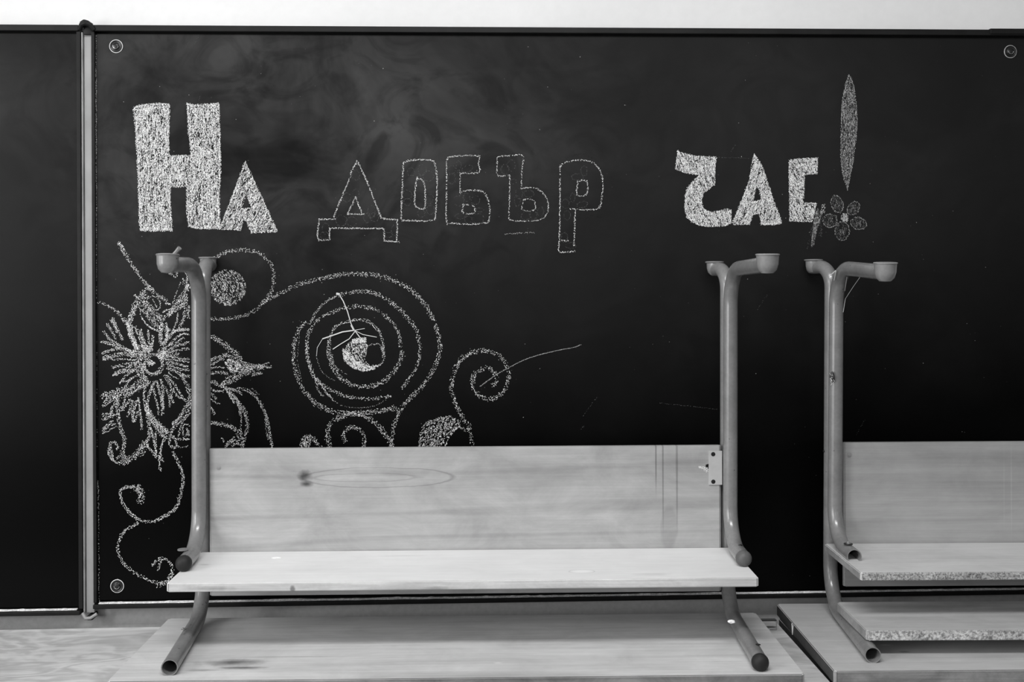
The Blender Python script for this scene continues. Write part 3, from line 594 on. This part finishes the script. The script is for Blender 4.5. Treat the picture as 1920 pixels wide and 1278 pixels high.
loose_w = wood('loose_board_wood', .5, .12, 13, [(-.25, (-.4, -.03, .018), (.15, .02, .05), .2, 1.1, 1, None, 30), (-.2, (-.2, -.05, .018), (.12, .015, .05), .2, 1.1, 1, None, 30)], .55, .15, .05)
top_b = wood('desktop_wood_dull', .5, .1, 15, [(.35, (-.50, -.30, .022), (.014, .005, .05), .5, 1, .6, None, 60), (-.4, (-.48, -.335, .022), (.012, .005, .05), .4, 1, .5, None, 60)], .5, .12, .06)
under_dark = wood('desktop_edge_dark', .06, .2, 17, [], .7, .3, .1)
def low_top(name, seed, base):
    m = NT(name, .5, .35)
    n1 = m.noise((1.6, 3.0, 1), 2.2, 4, .5, 1.2, (seed, seed*.7, 0))
    wv = m.math('SINE', m.math('MULTIPLY', n1, 42)); f = m.noise((2, 30, 1), 4, 4, .6, .5, (seed, 0, 0))
    b = m.noise(sc=7, det=5, off=(seed, 0, 0))
    v = m.math('MULTIPLY', m.remap(wv, -1, 1, .80, 1.06), m.remap(f, .3, .7, .88, 1.08))
    v = m.math('MULTIPLY', v, m.remap(b, .3, .7, .86, 1.12))
    v = m.math('MULTIPLY', v, m.math('ADD', 1, m.math('MULTIPLY', m.blob((.32, -.25, 0), (.07, .012, 1), .1, 1.1, .9, 14), -.25)))
    v = m.math('MULTIPLY', v, m.math('ADD', 1, m.math('MULTIPLY', m.blob((0, -.066, 0), (9, .0085, 9), .8, 1.05, .1, 9), .22)))
    m.grey(m.math('MULTIPLY', v, base)); return m.m
low_a = low_top('low_desktop_wavy', 3, .6); low_b = low_top('low_desktop_plain', 9, .58)

def board(name, x0, x1, y0, y1, z0, z1, mats, parent, bev=.0015, corner=0):
    """flat board; mats = [face, front edge, ends]"""
    bm = bmesh.new(); box(bm, x0, x1, y0, y1, z0, z1)
    if corner:
        ed = [e for e in bm.edges if abs(e.verts[0].co.z-e.verts[1].co.z) > abs(z1-z0)*.5 and (abs(e.verts[0].co.y-e.verts[1].co.y) < 1e-6)]
        bmesh.ops.bevel(bm, geom=ed, offset=corner, segments=3, affect='EDGES')
    bmesh.ops.bevel(bm, geom=bm.edges[:], offset=bev, segments=2, affect='EDGES')
    if len(mats) > 1:
        for f in bm.faces:
            n = f.normal; 
            if n.y < -.8: f.material_index = 1
            elif abs(n.x) > .8 and len(mats) > 2: f.material_index = 2
    return finish(name, bm, mats, parent)
R = .0142
def bolt(c, axis, r, h, m, parent, name='bolt', lab=None):
    bm = bmesh.new(); lathe(bm, [(r*1.5, 0), (r*1.55, h*.2), (r*1.3, h*.35), (r*.9, h*.4), (r*.85, h*.8), (r*.5, h), (0, h*1.02)], c, axis, 16)
    o = finish(name, bm, m, parent, True)
    if lab: o['label'] = lab
    return o
def cup(c, r, h, mat, parent, tilt=(0, 0), plate=.0205, dz=0):
    """rounded metal foot cup, flat flange on top"""
    bm = bmesh.new()
    lathe(bm, [(0, -h), (r*.55, -h*.96), (r*.85, -h*.78), (r*.99, -h*.5), (r*1.02, -h*.12), (plate, -.0022), (plate+.0012, -.0008), (plate, .0006), (r*.8, .0012), (0, .0012)], (0, 0, 0), 'Z', 28)
    o = finish('foot_cup', bm, mat, parent, True); o.location = c; o.rotation_euler = (tilt[0], tilt[1], 0); return o
def side_frame(root, X, mat, endF, endR, lean=0.0, footz=(.0, .0), conv=(0, 0), fy=-.345, rx=0, dza=0):
    topz = .7295
    """two bent tubes side by side, inverted desk coordinates"""
    g = thing_part = None
    zf = topz - .0155
    # front tube: front foot -> down -> shelf arm
    za = .687 - .512 + dza
    y1, y2 = -.116, -.0865
    L = lean
    pts = [(X, fy, zf+footz[0]-.002), (X, y1, zf+footz[1]-.002), (X-L, y1, za), (X-L-conv[0], -.238, za)]
    p1 = fillet(pts, [.072, .072])
    bm = bmesh.new(); sweep(bm, p1, R, 22, hollow1=.05 if endF == 'open' else 0)
    t1 = finish('frame_tube', bm, [mat, inside], root, True)
    za2 = .022 + R
    pts = [(X+rx, -.018, zf+footz[1]), (X, y2, zf+footz[1]), (X-L, y2, za2+.0005), (X-L-conv[1], -.388, za2+.0005)]
    p2 = fillet(pts, [.042, .082])
    bm = bmesh.new(); sweep(bm, p2, R, 22, hollow1=.05 if endR == 'open' else 0)
    t2 = finish('frame_tube', bm, [mat, inside], root, True)
    for t, e, p in ((t1, endF, p1), (t2, endR, p2)):
        if e in ('grey', 'dark'):
            d = (p[-1]-p[-2]).normalized(); bm = bmesh.new()
            lathe(bm, [(0, -.001), (R*1.04, 0), (R*1.07, .004), (R*.98, .0095), (R*.7, .0145), (R*.35, .0165), (0, .017)], (0, 0, 0), 'Z', 22)
            o = finish('end_plug', bm, rubber_grey if e == 'grey' else rubber_dark, t, True)
            o.location = p[-1]; o.rotation_euler = d.to_track_quat('Z', 'Y').to_euler()
            o['label'] = 'rounded rubber plug in the tube end'
    return t1, t2
def make_desk(label, loc, rz, mats, tube, ends, group=None, x0=-.598, x1=.574, depth=(-.412, -.078), simple=False, cups=None, shelfx=(-.529, .529), inv=False, lean=(0, 0), panel_z=(.073, .365), conv=((-.008, -.028), (.004, .013)), rx=(-.006, -.012), th=.0165, dza=(0, 0)):
    root = thing('school_desk', label, 'desk', loc, rz, group)
    top_m, shelf_m, panel_m = mats
    board('desktop', x0, x1, depth[0], depth[1], 0, .023, top_m, root, .0015, .004)
    board('shelf', shelfx[0], shelfx[1], -.318, -.108, .687-.5262-th, .687-.5262, shelf_m, root, .0015, .003)
    pan = board('back_panel', -.512, .509, -.107, -.095, panel_z[0], panel_z[1], [panel_m], root, .0012, .003)
    cups = cups or [(-.345, 0, 0), (-.024, 0, 0)]*2
    for i, (X, e) in enumerate(((-.5275, ends[0]), (.5275, ends[1]))):
        s = -1 if i == 0 else 1
        side_frame(root, X, tube, e[0], e[1], lean[i], (cups[2*i][1], cups[2*i+1][1]), conv[i], cups[2*i][0], rx[i], dza[i])
        for k in (0, 1):
            y, dz, tl = cups[2*i+k]
            cup((X+(rx[i] if k else 0), y, .7295+dz), .0162 if k else .0188, .028 if k else .034, cup_mat, root, (tl, 0), .0185 if k else .0198)
    return root, pan
# desk A: the left stacked desk
deskA, panA = make_desk('left upside-down school desk, pale knotty panel and bright shelf, legs in the air', (-.0145, 0, T), math.radians(-1.15),
    ([top_a, edge_a, edge_pale], [shelf_a, shelf_edge, edge_pale], panel_a), tube_a, (('dark', 'open'), ('grey', 'dark')),
    cups=[(-.307, .0155, -.05), (-.030, .018, 0), (-.390, .0095, .03), (-.024, .005, 0)], lean=(.002, .003), x0=-.600, x1=.583, depth=(-.412, -.086))
# bracket plate on the right end of panel
bm = bmesh.new(); box(bm, .4835, .5105, -.1095, -.1072, .2865, .3545, .0006)
o = finish('bracket_plate', bm, plain('bracket_paint', .48, .45, .4, 0, .08), panA); o['label'] = 'pale metal bracket plate with two holes'
for z in (.348, .293): bolt((.4925, -.1095, z), 'Y', .0028, -.0006, dark_metal, o, 'screw_hole')
bm = bmesh.new(); lathe(bm, [(.0052, 0), (.003, -.0003), (0, -.0003)], (.4818, -.1072, .3235), 'Y', 5); o = finish('broken_hole', bm, inside, panA); o['label'] = 'dark splintered hole beside the bracket'
rc = random.Random(4); bm = bmesh.new()
for _ in range(130):
    t_ = rc.random(); x = .464+.018*t_+rc.uniform(-.001, .001); z = .3225-.012*t_*rc.random()-.001+rc.uniform(-.001, .003)
    s_ = rc.uniform(.0004, .0009); a = rc.random()*6
    vs = [bm.verts.new((x+s_*math.cos(a+k*2.1), -.1074-rc.random()*.0002, z+s_*math.sin(a+k*2.1))) for k in range(3)]; bm.faces.new(vs)
finish('splinters', bm, chalk_mat, panA)['kind'] = 'stuff'
for (x, z) in ((-.4935, .0985), (-.4640, .0965)):
    bm = bmesh.new(); lathe(bm, [(.0085, 0), (.0080, -.0012), (.0058, -.0006), (.0052, -.0002)], (x, -.107, z), 'Y', 20)
    lathe(bm, [(.0052, -.0002), (.0, -.0003)], (x, -.107, z), 'Y', 20)
    o = finish('bolt_seat', bm, dark_metal, panA, True); 
    bolt((x+.0005, -.1072, z), 'Y', .0026, -.0042, steel, o, 'bolt_tip')
bolt((-.4925, -.107, .3275), 'Y', .0031, -.0008, plain('screw_flush', .30, .5), panA, 'screw', 'flush round screw head')
for X, y, z in ((.5245, -.20, .175+R), (-.5265, -.20, .175+R)):
    bolt((X, y, z-.0006), 'Z', .0028, .0022, dark_metal if X > 0 else steel, deskA)
bolt((-.5245, -.235, .022+2*R), 'Z', .0026, .003, steel, deskA); bolt((.520, -.345, .022+2*R), 'Z', .003, .0012, dark_metal, deskA)
# washer tab under left shelf arm
bm = bmesh.new(); lathe(bm, [(.0, 0), (.010, 0), (.010, .0016), (0, .0016)], (-.534, -.205, .1905), 'Z', 16); finish('washer', bm, cup_mat, deskA, True)
# torn tab on the left front foot
bm = bmesh.new(); sweep(bm, [Vector((-.5235, -.304, .741)), Vector((-.513, -.307, .7485)), Vector((-.505, -.311, .7565))], .0036, 8, rads=[.002, .0036, .0042])
o = finish('torn_tab', bm, cup_mat, deskA, True); o['label'] = 'bent tab sticking up from the left front foot'
# desk B: the right stacked desk
deskB, panB = make_desk('right upside-down school desk, cut off by the photo edge, chipped shelf front', (1.262, -.007, T), math.radians(-1.7),
    ([top_b, edge_a, under_dark], [shelf_b, chip_b, edge_pale], panel_b), tube_b, (('open', 'open'), ('open', 'dark')),
    x0=-.636, x1=.54, depth=(-.425, -.055), cups=[(-.380, -.005, .06), (-.030, .009, 0), (-.345, 0, 0), (-.030, 0, 0)], shelfx=(-.552, .529), lean=(.006, 0), conv=((.002, .022), (.004, .013)), rx=(-.020, -.012), th=.0145, dza=(-.006, 0))
bolt((-.5, -.107, .340), 'Y', .0034, -.0012, plain('screw_flush_b', .26, .5), panB, 'screw', 'flush round screw head')
bolt((-.5, -.107, .110), 'Y', .0034, -.0012, dark_metal, panB, 'screw')
for z in (.345, .130): bolt((-.5275-R+.0005, -.0865, z), 'X', .0035, -.0055, dark_metal, deskB)
bm = bmesh.new(); lathe(bm, [(0, 0), (.0085, 0), (.0085, .0014), (0, .0014)], (-.536, -.205, .1842), 'Z', 16); finish('washer', bm, dark_metal, deskB, True)
bolt((-.536, -.205, .1855), 'Z', .003, .005, steel, deskB)
# insect husk and web knot on the right desk's tube
bm = bmesh.new(); lathe(bm, [(0, -.011), (.003, -.008), (.0052, -.002), (.0050, .003), (.003, .009), (0, .012)], (0, 0, 0), 'Z', 12)
o = tag(finish('insect_husk', bm, plain('husk', .05, .5, .4, 0, .5, 200), None, True), 'dark dried insect husk stuck half-way up the right desk leg', 'insect')
HX, HZ = px(1561, 707); hy = -.125; f_ = (D+hy)/D; o.location = (HX*f_, hy+.002, EYE+HZ*f_)
rc = random.Random(9); bm = bmesh.new()
for _ in range(9):
    p = Vector((rc.uniform(-.006, .003), -.005, rc.uniform(-.014, .008))); sweep(bm, [p, p+Vector((rc.uniform(-.006, .006), -.0005, rc.uniform(-.006, .006)))], .00035, 5)
finish('web_tuft', bm, thread_mat, o)
# cobweb at the right desk's foot
def at_y(u, v, y):
    a, b = px(u, v, y); return Vector((a, y, EYE+b))
bm = bmesh.new()
for a, b in (((1588, 519, -.17), (1584, 545, -.135)), ((1612, 520, -.25), (1600, 537, -.2)), ((1600, 537, -.2), (1585, 560, -.135)), ((1585, 560, -.135), (1581, 585, -.13)), ((1567, 507, -.16), (1555, 518, -.14)), ((1567, 509, -.16), (1564, 525, -.14))):
    k = .0004 if a[0] > 1570 else .0009
    sweep(bm, [at_y(*a), at_y(*b)], k, 5)
tag(finish('cobweb', bm, thread_mat), 'thin cobweb strung under the front foot of the right desk', 'cobweb')

# loose board lying on the lower arms of desk B
lb = board('loose_board', -.55, .50, -.165, 0, 0, .018, [loose_w, chip_l, edge_pale], None, .0012, .004)
lb.location = (1.2495, -.2063, T+.023+2*R+.001); lb.rotation_euler = (0, 0, math.radians(-2.0))
tag(lb, 'loose chip-edged board lying on the lower tubes of the right desk', 'board')

# desks standing below (upright), only their tops show
def low_desk(label, xl, xr, yb, yf, topm, rz=0, endm=None):
    cx = (xl+xr)/2; hw = (xr-xl)/2
    root, pan = make_desk(label, (cx, 0, T-.0005), rz, ([topm, edge_a, endm or edge_pale], [shelf_b, edge_a, edge_pale], panel_b), tube_b, (('dark', 'dark'), ('dark', 'dark')), x0=-hw, x1=hw, depth=(yf, yb))
    root.rotation_euler = (0, PI, rz); return root
low_desk('upright school desk at far left with a wavy-grained top', -1.80, -.603, -.058, -.47, low_a, math.radians(.5))
lowM = low_desk('upright school desk underneath the left upside-down desk', -.563, .6125, -.083, -.47, low_b)
lowR = low_desk('upright school desk underneath the right upside-down desk', .6235, 1.80, -.06, -.468, low_b, 0, under_dark)
# pencil-like white V mark on the end of desk B's top
bm = bmesh.new()
for a, b in (((0, .000), (.0035, -.021)), ((.0035, -.021), (.009, -.001))):
    v0 = Vector((0, -a[0], a[1])); v1 = Vector((0, -b[0], b[1]))
    sweep(bm, [v0, v1], .0008, 6)
o = finish('white_mark', bm, chalk_mat, deskB, True); o.location = (-.6365, -.172, .021); o['label'] = 'white V-shaped mark on the desktop end'
# little metal bracket standing on the low middle desk
bm = bmesh.new(); box(bm, 0, .030, -.0006, .0006, -.0006, .0008); box(bm, .0288, .030, -.0006, .0006, -.017, 0); box(bm, .016, .030, -.0006, .0006, -.018, -.0168)
box(bm, .0, .030, -.0006, .012, -.0002, .0008)
o = tag(finish('metal_clip', bm, plain('clip_metal', .35, .35, .5, .7)), 'small bent metal clip beside the right end of the left upside-down desktop', 'clip')
o.location = (.568, -.135, T+.0185)
# crumbs of chalk and paper
def crumb(loc, sx, sy, sz, label, seed):
    rc = random.Random(seed); bm = bmesh.new(); bmesh.ops.create_icosphere(bm, subdivisions=2, radius=1)
    for v in bm.verts:
        k = 1+.3*rc.uniform(-1, 1); v.co = Vector((v.co.x*sx*k, v.co.y*sy*k, v.co.z*sz*k))
    o = tag(finish('chalk_crumb', bm, chalk_mat), label, 'chalk crumb', 'chalk crumbs'); o.location = loc; return o
def at_z(u, v, z):
    r_ = FR @ Vector(((u-960)/F, (639-v+SH*1920)/F, -1)); t_ = (z-EYE)/r_.z; return Vector((r_.x*t_, -D+r_.y*t_, z))
crumb(at_z(517, 1045, T+.1612), .009, .005, .0008, 'white crumb on the left part of the bright shelf', 1)
crumb(at_z(1371, 1165, T+.070), .007, .004, .003, 'white crumb on the bend of the lower right tube', 2)
